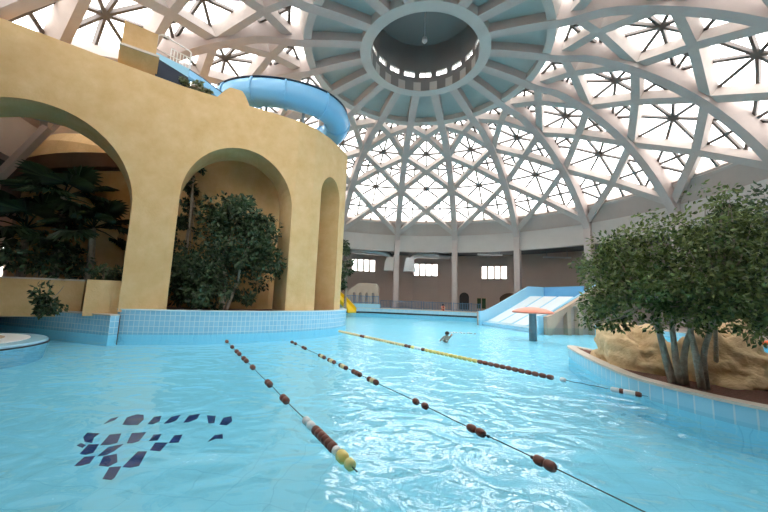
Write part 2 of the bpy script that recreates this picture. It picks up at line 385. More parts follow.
q = MB(); q.sweep([[(A2.x+a*w, A2.y+b*.5, zz) for a, b in ((-1,-1),(1,-1),(1,1),(-1,1))] for w, zz in ((.5, A2.z-.3), (.65, A2.z-1.0), (.85, A2.z-2.2))]); q.build('outlet', 'steel', dk)
for (px_, py_, lab) in ((427, 254.5, 'grey hanging strip light above the window between the two central columns'), (490, 254.5, 'grey hanging strip light above the window by the wide slide'), (557, 257.5, 'grey hanging strip light above the right end of the wide slide')):
    P = atd(px_, py_, 45.5); sl = thing('strip_light', tuple(P), lab, 'light fitting', 'strip lights under the gallery ceiling')
    q = MB(); q.box(P, (3.2, .35, .16)); q.build('housing', 'steel', sl)
    for s in (-1.2, 1.2):
        q = MB(); q.tube([(P.x+s, P.y, P.z+.05), (P.x+s, P.y, 8.36)], .04, 6); q.build('hanger', 'polegrey', sl)

# ------------------------------------------------------------------ pool, decks
def ringpts(r, a0, a1, n): return [(r*sin(a0+(a1-a0)*i/n), DC+r*cos(a0+(a1-a0)*i/n)) for i in range(n+1)]
q = MB(); q.add([(x, y, 0) for x, y in ringpts(21.4, -pi, pi-2*pi/96, 95)], [tuple(range(96))[::-1]])
struct(q.build('pool_water_surface', 'water'), 'clear turquoise pool water with bright ripples', 'water')
q = MB(); q.add([(x, y, FLZ) for x, y in ringpts(21.6, -pi, pi-2*pi/96, 95)], [tuple(range(96))[::-1]])
struct(q.build('floor_pool', 'poolfloor'), 'pale turquoise tiled pool floor under the water', 'pool floor')
q = MB(); q.sweep([[(r*sin(t*2*pi/96), DC+r*cos(t*2*pi/96), z) for r, z in ((21.4, -1.15), (28.2, -1.15), (28.2, .5), (21.4, .5))] for t in range(97)], True, False)
struct(q.build('floor_deck', 'deck'), 'stone deck ring under the columns around the pool', 'floor')

def kerb(name, line, z0, z1, thick, m, lab, cap=True, capm='coping', capw=None, inward=1):
    """a tiled kerb along a plan line: outer face carries uv in metres; a coping strip lies on top"""
    P = [V((x, y, 0)) for x, y in line]; n = len(P); s = [0]
    for i in range(n-1): s.append(s[-1]+(P[i+1]-P[i]).length)
    nor = []
    for i in range(n):
        d = (P[min(i+1, n-1)]-P[max(i-1, 0)]).normalized(); nor.append(V((-d.y, d.x, 0))*inward)
    q = MB(); zc = z1-.05 if cap else z1
    for i in range(n-1):
        a, b = P[i], P[i+1]; ia, ib = a+nor[i]*thick, b+nor[i+1]*thick; U = lambda v, z: v+V((0, 0, z))
        q.add([U(a, z0), U(b, z0), U(b, zc), U(a, zc)], [(0,1,2,3)], [[(s[i], 0-z1+z0), (s[i+1], z0-z1), (s[i+1], zc-z1), (s[i], zc-z1)]])
        q.add([U(ia, z0), U(ib, z0), U(ib, zc), U(ia, zc)], [(0,1,2,3)], [[(s[i], z0), (s[i+1], z0), (s[i+1], zc), (s[i], zc)]])
        q.add([U(a, zc), U(b, zc), U(ib, zc), U(ia, zc)], [(0,1,2,3)], [[(s[i], 0), (s[i+1], 0), (s[i+1], thick), (s[i], thick)]])
    for i in (0, n-1):
        ia = P[i]+nor[i]*thick; q.add([P[i]+V((0,0,z0)), ia+V((0,0,z0)), ia+V((0,0,zc)), P[i]+V((0,0,zc))], [(0,1,2,3)], [[(0, z0), (thick, z0), (thick, zc), (0, zc)]])
    o = q.build(name, m); struct(o, lab, 'tiled kerb')
    ft = MB(); ft.sweep([[P[i]+V((0, 0, z)) for z in (-1.1, -.07)]+[P[i]+nor[i]*thick+V((0, 0, z)) for z in (-.07, -1.1)] for i in range(n)]); ft.build('foot', 'poolfloor', o)
    if cap:
        c = MB(); w = capw or thick
        c.sweep([[P[i]-nor[i]*.03+V((0,0,zc)), P[i]+nor[i]*w+V((0,0,zc)), P[i]+nor[i]*w+V((0,0,z1)), P[i]-nor[i]*.03+V((0,0,z1))] for i in range(n)])
        c.build('coping', capm, o)
    return o
def sm2(pts, n=6): return [(p.x, p.y) for p in smoothpath([(x, y, 0) for x, y in pts], n)]
KR = sm2([(-12.62, 13.6), (-12.56, 12.82), (-11.3, 13.15), (-9.57, 13.93), (-8.1, 15.0), (-6.87, 16.25), (-5.75, 17.8), (-4.95, 19.66), (-4.75, 21.6), (-5.3, 23.6)])
KL = sm2([(-24, 15.2), (-19.7, 13.9), (-15.34, 12.95), (-12.4, 12.35)])
kerb('kerb_arcade', KR, -.07, .98, .5, 'kerbtile', 'blue tiled round kerb under the yellow arcade pillars', capm='kerbtile')
kerb('kerb_planter', KL, -.07, .76, .35, 'kerbtile', 'blue tiled kerb under the large open arch with the palms')
q = MB(); q.prism([((x-.25*(x+13)/8), y+.2) for x, y in KR[8:-3]] + [(-6.5, 24), (-9, 27), (-16, 27.5), (-20, 24), (-20.5, 17), (-15, 14.6), (-12.7, 14.2)], -1.1, .9)
struct(q.build('floor_arcade', 'soil'), 'dark planted ground behind the arcade pillars', 'ground')
q = MB(); q.prism([(x, y+.3) for x, y in KL] + [(-12.4, 14.7), (-15, 15.2), (-20.7, 17.6), (-20.5, 24), (-23.5, 22)], -1.1, .7)
struct(q.build('floor_planter', 'soil'), 'dark soil of the palm planter inside the large arch', 'ground')
# far deck edge
FD = sm2([(-16, 37.2), (-12, 36.8), (-9.3, 37.0), (-7.6, 38.2), (-5.5, 39.1), (-2, 38.9), (2.4, 38.75), (5, 38.5), (7.1, 38.2), (8.6, 37.2)])
kerb('kerb_far_deck', FD, -.07, .58, .6, 'decktile', 'pale blue tiled edge of the far deck below the railing')
c = MB(); c.sweep([[(x, y-.03, z) for z in (-.02, .16)] + [(x, y+.02, z) for z in (.16, -.02)] for x, y in FD]); struct(c.build('trim_gutter_shade', 'darkline'), 'dark strip painted as the gutter shadow along the foot of the far deck edge', 'trim')  # dark strip stands in for the shadow under the deck edge
q = MB(); q.prism([(x, y+.55) for x, y in FD] + [(13.6, 40), (12, 42), (6, 44.6), (0, 45.3), (-8, 44.4), (-15, 41)], -1.1, .53)
struct(q.build('floor_far_deck', 'deck'), 'stone far deck between pool edge and columns', 'floor')
# right hand deck
RDK = sm2([(13.2, 29.3), (13.9, 27.8), (15.5, 26), (16.3, 23.5), (17.5, 20), (18, 16), (15.8, 12.6), (13, 9.5)])
kerb('kerb_right_deck', RDK, -.07, .35, .5, 'decktile', 'pale edge of the right hand deck behind the tree island', inward=1)
q = MB(); q.prism([(x+.4, y) for x, y in RDK] + [(18.5, 10), (21.5, 18), (21.5, 27), (17, 35), (13.5, 31)], -1.1, .3)
struct(q.build('floor_right_deck', 'deck'), 'stone deck at the right behind the tree island', 'floor')

# ------------------------------------------------------------------ yellow arcade wall
W = [(-17.4,7.6),(-15.6,9.5),(-13.3,11.9),(-11.5,13.7),(-10.1,14.75),(-8.5,15.85),(-6.95,17.05),(-6.25,17.95),(-5.75,19.1),(-5.3,21.0),(-5.2,21.7)]
WL = [0.]
for i in range(len(W)-1): WL.append(WL[-1]+math.hypot(W[i+1][0]-W[i][0], W[i+1][1]-W[i][1]))
def wxy(s):
    i = 0
    while i < len(W)-2 and WL[i+1] < s: i += 1
    u = (s-WL[i])/(WL[i+1]-WL[i]); return V((W[i][0]+(W[i+1][0]-W[i][0])*u, W[i][1]+(W[i+1][1]-W[i][1])*u, 0))
def wn(s):
    d = (wxy(min(s+.6, WL[-1]))-wxy(max(s-.6, 0))).normalized(); return V((-d.y, d.x, 0))
def wpt(s, n, z): p = wxy(s)+wn(s)*n; return V((p.x, p.y, z))
ARCH = [(.9, 7.1, 5.3, 8.86), (8.8, 14.05, 6.3, 9.22), (16.0, 18.25, 7.95, 9.25)]
ZT, TH = 11.62, 1.9
def bottom(s, side):
    for a, b, zs, za in ARCH:
        if a < s < b or (s == a and side > 0) or (s == b and side < 0):
            u = (s-(a+b)/2)/((b-a)/2); return zs+(za-zs)*math.sqrt(max(0, 1-u*u)), True
    return None, False
S = set([0, WL[-1]]) | set(WL)
x = 0
while x < WL[-1]: S.add(round(x, 3)); x += .35
for a, b, zs, za in ARCH:
    for i in range(29): S.add(round((a+b)/2-(b-a)/2*cos(pi*i/28), 4))
    S |= {a, b}
S = sorted(S); S2 = [S[0]]
for s in S[1:]:
    if s-S2[-1] > .002: S2.append(s)
S = S2
q = MB(); zbase = lambda s: -1.1 if s < 8 and s < 1 else .9
for i in range(len(S)-1):
    a, b = S[i], S[i+1]; m_ = (a+b)/2; _, op = bottom(m_, 0)
    if op: za_, zb_ = bottom(a, 1)[0], bottom(b, -1)[0]
    else: za_ = zb_ = -1.1 if m_ < 1 else .85
    vs = [wpt(a, 0, za_), wpt(b, 0, zb_), wpt(b, 0, ZT), wpt(a, 0, ZT), wpt(a, TH, za_), wpt(b, TH, zb_), wpt(b, TH, ZT), wpt(a, TH, ZT)]
    fs = [(0,1,2,3), (4,7,6,5), (3,2,6,7)]
    if op: fs.append((0,4,5,1))
    q.add(vs, fs)
for a, b, zs, za in ARCH:
    for s in (a, b):
        z0 = -1.1 if s < 1 else .85; q.add([wpt(s, 0, z0), wpt(s, TH, z0), wpt(s, TH, zs), wpt(s, 0, zs)], [(0,1,2,3)])
for s in (0, WL[-1]):
    z0 = -1.1 if s < 1 else .85; q.add([wpt(s, 0, z0), wpt(s, TH, z0), wpt(s, TH, ZT), wpt(s, 0, ZT)], [(0,1,2,3)])
struct(q.build('wall_arcade', 'yellow'), 'tall yellow plaster wall with arches standing on the blue tiled kerb', 'arcade wall')
# roof slab and round tower behind
rf = [wpt(s, TH-.02, 0) for s in (8.0, 9.5, 11, 12.5, 14, 15.3, 16.5, 18, 18.9)]
q = MB(); q.prism([(p.x, p.y) for p in rf] + [(-8.5, 26), (-13, 27), (-17.5, 24.5), (-17.8, 19), (-15, 15.8)], 11.2, 11.55)
struct(q.build('roof_arcade', 'yellow'), 'flat yellow roof behind the arcade wall', 'roof')
q = MB(); pf = [wpt(s, TH-.02, 0) for s in (.2, 2.6, 4.5, 6.0, 8.0)]
q.prism([(p.x, p.y) for p in pf] + [(-13.2, 14.7), (-16.2, 12.4), (-18.2, 10.4), (-19.5, 8)], 9.0, 9.4)  # slab added behind the arch to keep light off the palms
struct(q.build('ceiling_shade_slab', 'outer'), 'brown ceiling slab added to shade the palms behind the large arch', 'ceiling')
q = MB(); q.beam(atd(48, 128, 21.8), atd(-14, 190, 22.4), (0, 1, .3), .3, .3); struct(q.build('trim_beam', 'outer'), 'sloping brown beam seen through the large arch', 'beam')
def tower(name, c, r, prof_, lab):
    q = MB(); q.lathe((c[0], c[1], 0), prof_, 40); o = q.build(name, 'yellow', smooth=False); return struct(o, lab, 'tower')
tower('wall_tower', (-13.2, 21.6), 4.5, [(4.5, .6), (4.5, 11.2)], 'round yellow tower wall inside the middle arch')
P = atd(101, 185, 25)
tw = tower('wall_turret', (P.x, P.y), 3.0, [(3.0, .5), (3.0, 8.3), (2.85, 9.1), (2.4, 9.7), (1.5, 10.15), (.1, 10.3)], 'round topped yellow turret behind the large arch')
q = MB(); rr = []
for i in range(19):
    a = -2.75+i*.17; z_ = 5.9+i*.16; e_ = V((cos(a), sin(a), 0)); c0 = V((P.x, P.y, z_))
    rr.append([c0+e_*2.98, c0+e_*3.7+V((0, 0, .05)), c0+e_*3.75+V((0, 0, .75)), c0+e_*3.65+V((0, 0, .75)), c0+e_*3.6+V((0, 0, .2)), c0+e_*2.98+V((0, 0, .15))])
q.sweep(rr)
o = q.build('slide_trough', 'brownwood'); tag(o, 'dark brown slide trough winding round the yellow turret', 'slide')
# low walls inside the large arch
a_, b_ = atd(-30, 274, 21.6), atd(86, 283, 20.4)
q = MB(); q.beam((a_.x, a_.y, 1.3), (b_.x, b_.y, 1.3), (0, 0, 1), .35, 1.6)
struct(q.build('wall_low', 'yellow'), 'low yellow parapet wall in front of the palms', 'wall')
q = MB(); q.beam((a_.x, a_.y, 2.12), (b_.x, b_.y, 2.12), (0, 0, 1), .42, .07); struct(q.build('trim_low_wall', 'coping'), 'pale coping on the low parapet wall', 'trim')
c_ = atd(104, 300, 18.85)
q = MB(); q.box((c_.x, c_.y, 1.4), (1.15, 1.0, 1.5), .7); struct(q.build('wall_pier', 'yellow'), 'short yellow pier with a shrub on top beside the first pillar', 'pier')

# ------------------------------------------------------------------ water slide things on the roof
o = thing('slide_platform', tuple(wpt(6.6, .7, ZT)), 'yellow box shaped slide start platform on top of the arcade wall', 'platform')
def wbox(q, s0, s1, n0, n1, z0, z1, z0b=None, z1b=None):
    z0b = z0 if z0b is None else z0b; z1b = z1 if z1b is None else z1b
    vs = [wpt(s0, n0, z0), wpt(s1, n0, z0b), wpt(s1, n1, z0b), wpt(s0, n1, z0), wpt(s0, n0, z1), wpt(s1, n0, z1b), wpt(s1, n1, z1b), wpt(s0, n1, z1)]
    q.add(vs, [(3,2,1,0),(4,5,6,7),(0,1,5,4),(1,2,6,5),(2,3,7,6),(3,0,4,7)])
q = MB(); q.add([wpt(s, n, z) for s, dz in ((5.93, 0), (7.36, .1)) for n, z in ((.75, ZT-.02), (-.25, 12.3+dz), (-.1, 12.38+dz), (1.0, ZT))], [(0,1,2,3), (4,5,6,7), (0,1,5,4), (1,2,6,5), (2,3,7,6), (3,0,4,7)]); q.build('front_panel', 'yellow', o)
q = MB(); wbox(q, 5.93, 7.25, 1.1, 1.4, ZT, 14.4); wbox(q, 5.93, 6.1, .45, 1.1, ZT, 12.9); q.build('back_panel', 'yellow', o)
q = MB(); wbox(q, 5.93, 7.36, -.27, .0, 12.32, 12.42, 12.42, 12.52); wbox(q, 5.95, 7.3, .45, 1.1, ZT, 12.3); q.build('ledge', 'coping', o)
o = thing('open_slide', tuple(wpt(7.9, .8, ZT)), 'blue open slide channel starting beside the yellow platform on the wall', 'slide')
q = MB(); wbox(q, 7.25, 8.7, .95, 1.05, 12.3, 13.35, 12.1, 13.15); q.build('side_panel', 'slidepale', o)
q = MB(); wbox(q, 7.3, 8.6, .35, .5, ZT, 12.72, ZT, 12.35); q.build('front_panel', 'slidenavy', o)
q = MB(); wbox(q, 7.3, 8.65, .5, .95, ZT, 12.3, ZT, 12.1); q.build('channel', 'slidenavy', o)
q = MB(); q.sweep([[wpt(s, .55, z-.45), wpt(s, .75, z-.35), wpt(s, .9, z+.1), wpt(s, 1.0, z+.1), wpt(s, .85, z-.5), wpt(s, .6, z-.6)] for s, z in ((8.6, 13.0), (9.2, 12.75), (9.8, 12.45), (10.3, 12.2))]); q.build('lower_chute', 'slideblue', o)
q = MB(); q.tube([wpt(s, .97, z) for s, z in ((8.6, 13.13), (9.2, 12.88), (9.8, 12.58), (10.3, 12.33))], .06, 6); q.build('chute_lip', 'slidenavy', o)
o = thing('hand_railing', tuple(wpt(7.9, 1.3, 13.4)), 'white metal hand railing above the blue open slide', 'railing')
q = MB(); q.tube([wpt(7.2, 1.3, 13.2), wpt(7.24, 1.3, 14.5), wpt(7.4, 1.3, 14.62), wpt(8.5, 1.3, 14.4), wpt(8.6, 1.3, 14.3), wpt(8.62, 1.3, 13.0)], .035, 6); q.tube([wpt(7.24, 1.3, 13.75), wpt(8.6, 1.3, 13.6)], .025, 6); q.build('rail', 'white', o)
for i in range(7):
    q = MB(); s = 7.85+i*.12; q.tube([wpt(s, 1.3, 13.0), wpt(s, 1.3, 14.1-(i)*.02)], .022, 6); q.build('baluster', 'white', o)
q = MB(); q.tube([wpt(7.85, 1.3, 14.1), wpt(8.6, 1.3, 13.98)], .03, 6); q.build('rail', 'white', o)
# plaster hump
q = MB(); q.sweep([[wpt(9.85+.78*(1-f), .15, z), wpt(11.5-.6*(1-f), .15, z), wpt(11.4-.5*(1-f), 1.7, z), wpt(9.95+.7*(1-f), 1.7, z)] for f, z in ((1, ZT-.02), (.55, 12.15), (.25, 12.4), (.12, 12.42))])
struct(q.build('wall_hump', 'yellow'), 'small yellow plaster hump on the wall top where the tube slide begins', 'wall')
# tube slide
o = thing('tube_slide', (-8, 18.5, ZT), 'big blue tube water slide curving round above the right end of the arcade wall', 'water slide')
TP = smoothpath([(-11.6, 17.2, 13.25), (-10.6, 16.8, 13.25), (-9.5, 16.65, 13.23), (-8.4, 16.75, 13.2), (-7.2, 17.1, 13.15), (-6.05, 17.9, 13.1), (-5.5, 19.1, 13.0), (-5.8, 20.4, 12.85), (-6.8, 21.2, 12.7), (-8.3, 21.3, 12.55), (-9.6, 21.0, 12.4), (-10.6, 20.0, 12.3), (-10.6, 18.8, 12.2)], 8)
q = MB(); q.tube(TP, .78, 22); q.build('tube', 'slideblue', o, True)
rings = []
q = MB()
for sgn in (1,):
    rr = []
    for i, p in enumerate(TP):
        d_ = (TP[min(i+1, len(TP)-1)]-TP[max(i-1, 0)]).normalized(); n_ = d_.cross(V((0, 0, 1))).normalized(); b_u = n_.cross(d_)
        e = p + n_*(.80*cos(.75)) + b_u*(.80*sin(.75)); nn = (e-p).normalized(); tt = d_.cross(nn)
        rr.append([e+tt*.05+nn*.07, e-tt*.05+nn*.07, e-tt*.05-nn*.05, e+tt*.05-nn*.05])
    q.sweep(rr)
q.build('seam_flange', 'slidenavy', o)
for i in range(4, len(TP)-2, 12):
    d_ = (TP[i+1]-TP[i-1]).normalized(); q = MB(); q.tube([TP[i]-d_*.05, TP[i]+d_*.05], .85, 22); q.build('joint_flange', 'slideblue', o)
for x_, y_ in ((-7.0, 17.6), (-6.3, 20.4), (-9.0, 17.0)):
    q = MB(); q.tube([(x_, y_, 11.6), (x_, y_, 12.6)], .09, 8); q.build('support_post', 'polegrey', o)

# ------------------------------------------------------------------ foliage
def leaves(q, c, rad, n, size, droop=.3, shell=.55, seedv=None):
    c = V(c)
    for _ in range(n):
        while 1:
            p = V((random.uniform(-1, 1), random.uniform(-1, 1), random.uniform(-1, 1)))
            if p.length <= 1: break
        r = p.length
        if r > 1e-4: p = p*((shell+(1-shell)*r)/max(r, .01)*min(1, r+.35)) if random.random() < .75 else p
        pos = c + V((p.x*rad[0], p.y*rad[1], p.z*rad[2]))
        out = (p*.8 + V((random.gauss(0, .6), random.gauss(0, .6), random.gauss(0, .5)-droop)))
        if out.length < .01: continue
        d = out.normalized(); a = d.cross(V((random.gauss(0, 1), random.gauss(0, 1), random.gauss(0, 1)+.6))).normalized()
        L_ = size*random.uniform(.7, 1.3); w_ = L_*.26; up = a.cross(d)
        q.add([pos, pos+d*L_*.45+a*w_+up*L_*.06, pos+d*L_, pos+d*L_*.45-a*w_+up*L_*.06], [(0,1,2),(0,2,3)])
def tree(name, base, trunks, lobes, lab, n_per, size, m='leaf', cat='tree', barkm='bark', stuffed=True):
    t = thing(name, tuple(base), lab, cat, {'ficus_tree': 'ficus trees in the pool hall', 'leafy_shrub': 'small leafy plants', 'tall_shrub': 'tall slim shrubs'}.get(name))
    for path, r0, r1 in trunks:
        q = MB(); P_ = smoothpath(path, 5); q.tube(P_, [r0+(r1-r0)*i/(len(P_)-1) for i in range(len(P_))], 9); q.build('trunk', barkm, t, True)
    q = MB(); ends = [V(p[0][-1]) for p in trunks]
    for c, rad, f in lobes:
        st = min(ends, key=lambda e: (e-V(c)).length); c = V(c)
        for _ in range(4):
            e = c+V((random.uniform(-.6, .6)*rad[0], random.uniform(-.6, .6)*rad[1], random.uniform(-.5, .6)*rad[2]))
            q.tube(smoothpath([st, (st+e)/2+V((random.uniform(-.1, .1), random.uniform(-.1, .1), -.05)), e], 3), [.028, .024, .02, .017, .013, .01, .006], 5)
    if q.v: q.build('branches', barkm, t)
    q = MB()
    for c, rad, f in lobes:
        vol = (rad[0]*rad[1]*rad[2])**(2/3); n_ = int(n_per*vol*f)
        # clumps inside the lobe keep an uneven, tufted outline
        for _ in range(max(4, n_//60)):
            while 1:
                p = V((random.uniform(-1, 1), random.uniform(-1, 1), random.uniform(-1, 1)))
                if .35 < p.length <= 1: break
            cc = V(c)+V((p.x*rad[0], p.y*rad[1], p.z*rad[2]))*.9; s_ = min(rad)*random.uniform(.28, .5)
            leaves(q, cc, (s_, s_, s_*.8), 60, size)
    q.build('foliage', m, t)
    return t
def lobe(x, y, rx, ry, D, depth=None, f=1.):
    P = atd(x, y, D); k = D/FPX*1.02; return (tuple(P), (rx*k, depth or max(rx, ry)*k*.8, ry*k), f)
b1 = V((5.32, 7.78, .28)); b2 = V((5.60, 7.42, .28)); b3 = V((6.4, 8.1, .28))
g1 = lambda x, y, D: tuple(atd(x, y, D))
tree('ficus_tree', b1, [([b1, g1(667, 362, 9.3), g1(660, 335, 9.1), g1(650, 300, 9.0)], .082, .042), ([b1+V((.1, -.05, 0)), g1(676, 360, 9.25), g1(673, 335, 9.1), g1(668, 300, 9)], .07, .04), ([b1+V((.2, -.05, 0)), g1(684, 358, 9.25), g1(690, 332, 9.2), g1(705, 300, 9.2)], .07, .035)],
     [lobe(606, 292, 26, 36, 9.6), lobe(630, 268, 32, 34, 9.6), lobe(640, 300, 40, 22, 9.0), lobe(658, 250, 34, 32, 9.4), lobe(620, 258, 22, 24, 9.6), lobe(664, 284, 40, 32, 9.0), lobe(604, 316, 20, 13, 9.4), lobe(590, 270, 14, 14, 9.8, f=.7)],
     'bushy green ficus tree with several pale trunks, the left one on the island', 2000, .10)
tree('ficus_tree', b2, [([b2, g1(697, 360, 9.0), g1(692, 338, 9.0), g1(684, 300, 8.9)], .07, .035), ([b2+V((.08, 0, 0)), g1(704, 355, 9.1), g1(712, 325, 9.1), g1(722, 290, 9.1)], .06, .03), ([b3, g1(716, 350, 10.2), g1(715, 320, 10.1)], .05, .03)],
     [lobe(700, 275, 38, 42, 9.0), lobe(715, 228, 28, 30, 9.2), lobe(728, 205, 18, 12, 9.3, f=.8), lobe(738, 240, 26, 26, 9.4), lobe(705, 300, 40, 20, 8.8), lobe(745, 285, 36, 40, 9.2), lobe(760, 308, 34, 20, 9.0)],
     'taller green ficus tree on the island, right of the multi trunk one', 2000, .10)
b4 = atd(775, 335, 13.5); b4.z = .3
tree('ficus_tree', b4, [([b4, b4+V((.1, .1, 1.5)), b4+V((0, 0, 2.6))], .12, .06)], [lobe(770, 265, 40, 42, 12.8), lobe(758, 235, 28, 24, 13), lobe(800, 250, 40, 50, 13)],
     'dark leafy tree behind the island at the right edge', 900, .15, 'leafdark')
# ficus inside the middle arch
b5 = atd(222, 300, 18.9); b5.z = .9
tree('ficus_tree', b5, [([b5, b5+V((.1, 0, 1.4)), b5+V((-.3, .1, 2.8))], .14, .06), ([b5+V((.2, .1, 0)), b5+V((.6, .2, 1.5)), b5+V((.9, 0, 2.7))], .11, .05)],
     [lobe(208, 268, 32, 30, 19.4), lobe(240, 240, 36, 32, 18.9), lobe(230, 214, 26, 20, 19.1), lobe(258, 265, 23, 26, 18.8), lobe(190, 285, 17, 20, 19.6), lobe(215, 292, 36, 14, 18.6), lobe(255, 228, 18, 16, 18.9)],
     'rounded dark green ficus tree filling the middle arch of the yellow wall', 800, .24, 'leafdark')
b6 = atd(180, 300, 20.5); b6.z = .9
tree('tall_shrub', b6, [([b6, b6+V((.05, 0, 3)), b6+V((0, 0, 6.5))], .1, .05)], [lobe(187, 185, 8, 26, 20.9), lobe(185, 235, 8, 30, 20.9), lobe(193, 168, 7, 14, 20.9), lobe(186, 275, 8, 22, 20.9)],
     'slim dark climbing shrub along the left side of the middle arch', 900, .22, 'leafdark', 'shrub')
b7 = atd(345, 305, 34); b7.z = .55
tree('tall_shrub', b7, [([b7, b7+V((0, 0, 2)), b7+V((.1, 0, 4))], .15, .06)], [lobe(345, 250, 5, 12, 34), lobe(347, 268, 6, 12, 34), lobe(343, 282, 5, 10, 34)],
     'green shrub showing past the right end of the yellow wall', 250, .35, 'leafdark', 'shrub')
# small plants
def shrub(x, y, D, zb, lob, lab, size, n_per, m='leafdark', loc=None):
    B0 = loc or atd(x, y, D); B0 = V((B0[0], B0[1], zb))
    return tree('leafy_shrub', B0, [([B0, B0+V((.02, 0, .3)), B0+V((0, 0, .6))], .04, .02)], lob, lab, n_per, size, m, 'shrub')
shrub(102, 285, 18.85, 2.14, [lobe(100, 272, 14, 11, 18.85), lobe(109, 276, 8, 8, 18.85)], 'small glossy shrub on top of the short yellow pier', .2, 500)
shrub(50, 300, 19.0, .7, [lobe(48, 292, 14, 14, 19), lobe(42, 302, 8, 8, 19)], 'reddish dark shrub in front of the low parapet under the palms', .2, 330)
shrub(25, 260, 21.4, .7, [lobe(12, 258, 18, 12, 21.4), lobe(45, 262, 24, 16, 21.4), lobe(70, 250, 18, 20, 21.4)], 'dense dark shrub behind the low parapet wall', .26, 300)
B0 = wpt(9.0, .35, ZT)
tree('leafy_shrub', B0, [([B0, B0+V((0, 0, .2)), B0+V((.05, 0, .35))], .025, .012)], [(tuple(wpt(8.5, .3, 11.95)), (.32, .25, .2), 1), (tuple(wpt(9.0, .3, 12.0)), (.35, .25, .25), 1), (tuple(wpt(9.4, .3, 11.85)), (.25, .22, .18), 1)],
     'grey green trailing plant on the wall top below the blue slide', 900, .16, 'drygreen', 'plant')
shrub(740, 345, 12.6, .3, [lobe(741, 330, 8, 12, 12.6)], 'small green plant behind the right boulder', .25, 400, 'leaf')

# fan palms
def fan(q, tip, dirv, rad, nb=17):
    d = V(dirv).normalized(); side = d.cross(V((0, 0, 1))).normalized(); up = side.cross(d)
    for i in range(nb):
        a = -1.9+3.8*i/(nb-1); L_ = rad*(1-.25*abs(a)/1.9); v = (d*cos(a)+side*sin(a)).normalized(); pn = v.cross(up).normalized()
        m_ = tip+v*L_*.55+up*.04; e = tip+v*L_-V((0, 0, .22*L_)); w_ = rad*.085
        q.add([tip, m_+pn*w_+up*.02, e, m_-pn*w_+up*.02], [(0,1,2),(0,2,3)])
def palm(base, top, nfr, rad, lab, lean=.0):
    t = thing('fan_palm', tuple(base), lab, 'palm', 'fan palms inside the large arch'); base, top = V(base), V(top)
    q = MB(); P_ = smoothpath([base, (base+top)/2+V((.1, 0, 0)), top], 6); q.tube(P_, [.2-.08*i/(len(P_)-1) for i in range(len(P_))], 10); q.build('trunk', 'bark', t, True)
    for i in range(nfr):
        az = i*2.39996+random.uniform(-.2, .2); el = 1.05-1.5*(i/nfr)+random.uniform(-.1, .1)
        dv = V((cos(az)*cos(el), sin(az)*cos(el), sin(el))); Lp = rad*random.uniform(.75, 1.0)
        tip = top+dv*Lp-V((0, 0, .12*Lp)); q = MB(); q.tube([top, top+dv*Lp*.5, tip], [.035, .028, .02], 5)
        fo_ = q.build('frond', 'palm', t); q = MB(); fan(q, tip, (dv-V((0, 0, .25))), rad*.95); q.build('fan_blade', 'palm', fo_)
for (x_, y_, D_, nf, rad, lab) in ((64, 197, 21.5, 15, 1.35, 'fan palm with the highest crown under the large arch'), (26, 228, 22.6, 15, 1.5, 'fan palm with a wide low crown nearest the left edge'), (93, 228, 21.3, 13, 1.2, 'fan palm beside the first yellow pillar under the large arch')):
    T_ = atd(x_, y_, D_); palm((T_.x+.1, T_.y, .65), T_, nf, rad, lab)

# ------------------------------------------------------------------ tree island
IS = sm2([(8.6, 3.2), (7.2, 4.3), (6.3, 5.2), (5.58, 6.12), (5.08, 6.9), (4.72, 8.1), (4.8, 9.35), (5.1, 11.3), (5.48, 13.05), (5.75, 13.45)], 6)[::-1]
kerb('kerb_island', IS, -.07, .31, .26, 'islandtile', 'curved blue tiled kerb of the island with the ficus trees')
isback = sm2([(5.9, 13.3), (6.3, 12.0), (7.2, 10.6), (7.9, 9.4), (7.9, 8.2), (7.4, 7.3), (7.9, 5.8), (9.2, 4.0)], 5)
kerb('kerb_island_back', isback[::-1], -.07, .3, .2, 'islandtile', 'rear kerb of the tree island behind the boulders', inward=1)
q = MB(); q.prism([(x+.1, y) for x, y in IS] + [(x-.05, y) for x, y in isback[::-1]], -1.1, .27)
struct(q.build('floor_island', 'soil'), 'island bed of red brown bark mulch under the trees', 'planting bed')
def boulder(name, c, dims, rz, lab, seedv, shape=None):
    bm = bmesh.new(); bmesh.ops.create_icosphere(bm, subdivisions=5, radius=1)
    for v in bm.verts:
        p = v.co.copy(); s_ = V((seedv*3.1, seedv*1.7, seedv))
        n1 = noise.noise(p*1.1+s_); n2 = noise.noise(p*2.6+s_); n3 = noise.noise(p*7+s_)
        st = abs(noise.noise(V((p.x*.8, p.y*.8, p.z*3.2))+s_))
        n4 = noise.noise(p*15+s_); k = 1+.32*n1+.18*n2+.08*n3+.03*n4-.22*st
        if shape: p = shape(p)
        v.co = V((p.x*dims[0]*k, p.y*dims[1]*k, max(p.z*dims[2]*k, -.12)))
    me = bpy.data.meshes.new(name); bm.to_mesh(me); bm.free(); me.materials.append(M['rock'])
    for p in me.polygons: p.use_smooth = True
    o = bpy.data.objects.new(name, me); C.objects.link(o); o.location = c; o.rotation_euler.z = rz; return tag(o, lab, 'boulder', 'boulders on the tree island')
boulder('boulder', (5.82, 9.95, .36), (.72, 1.35, 1.02), .08, 'large ochre boulder behind the left trunks, at the pool side', 1.3)
boulder('boulder', (7.15, 8.65, .36), (.85, 1.25, 1.15), -.9, 'large ochre boulder sloping down to the right behind the right tree', 5.2, lambda p: V((p.x, p.y, p.z*(1-.35*p.x))))
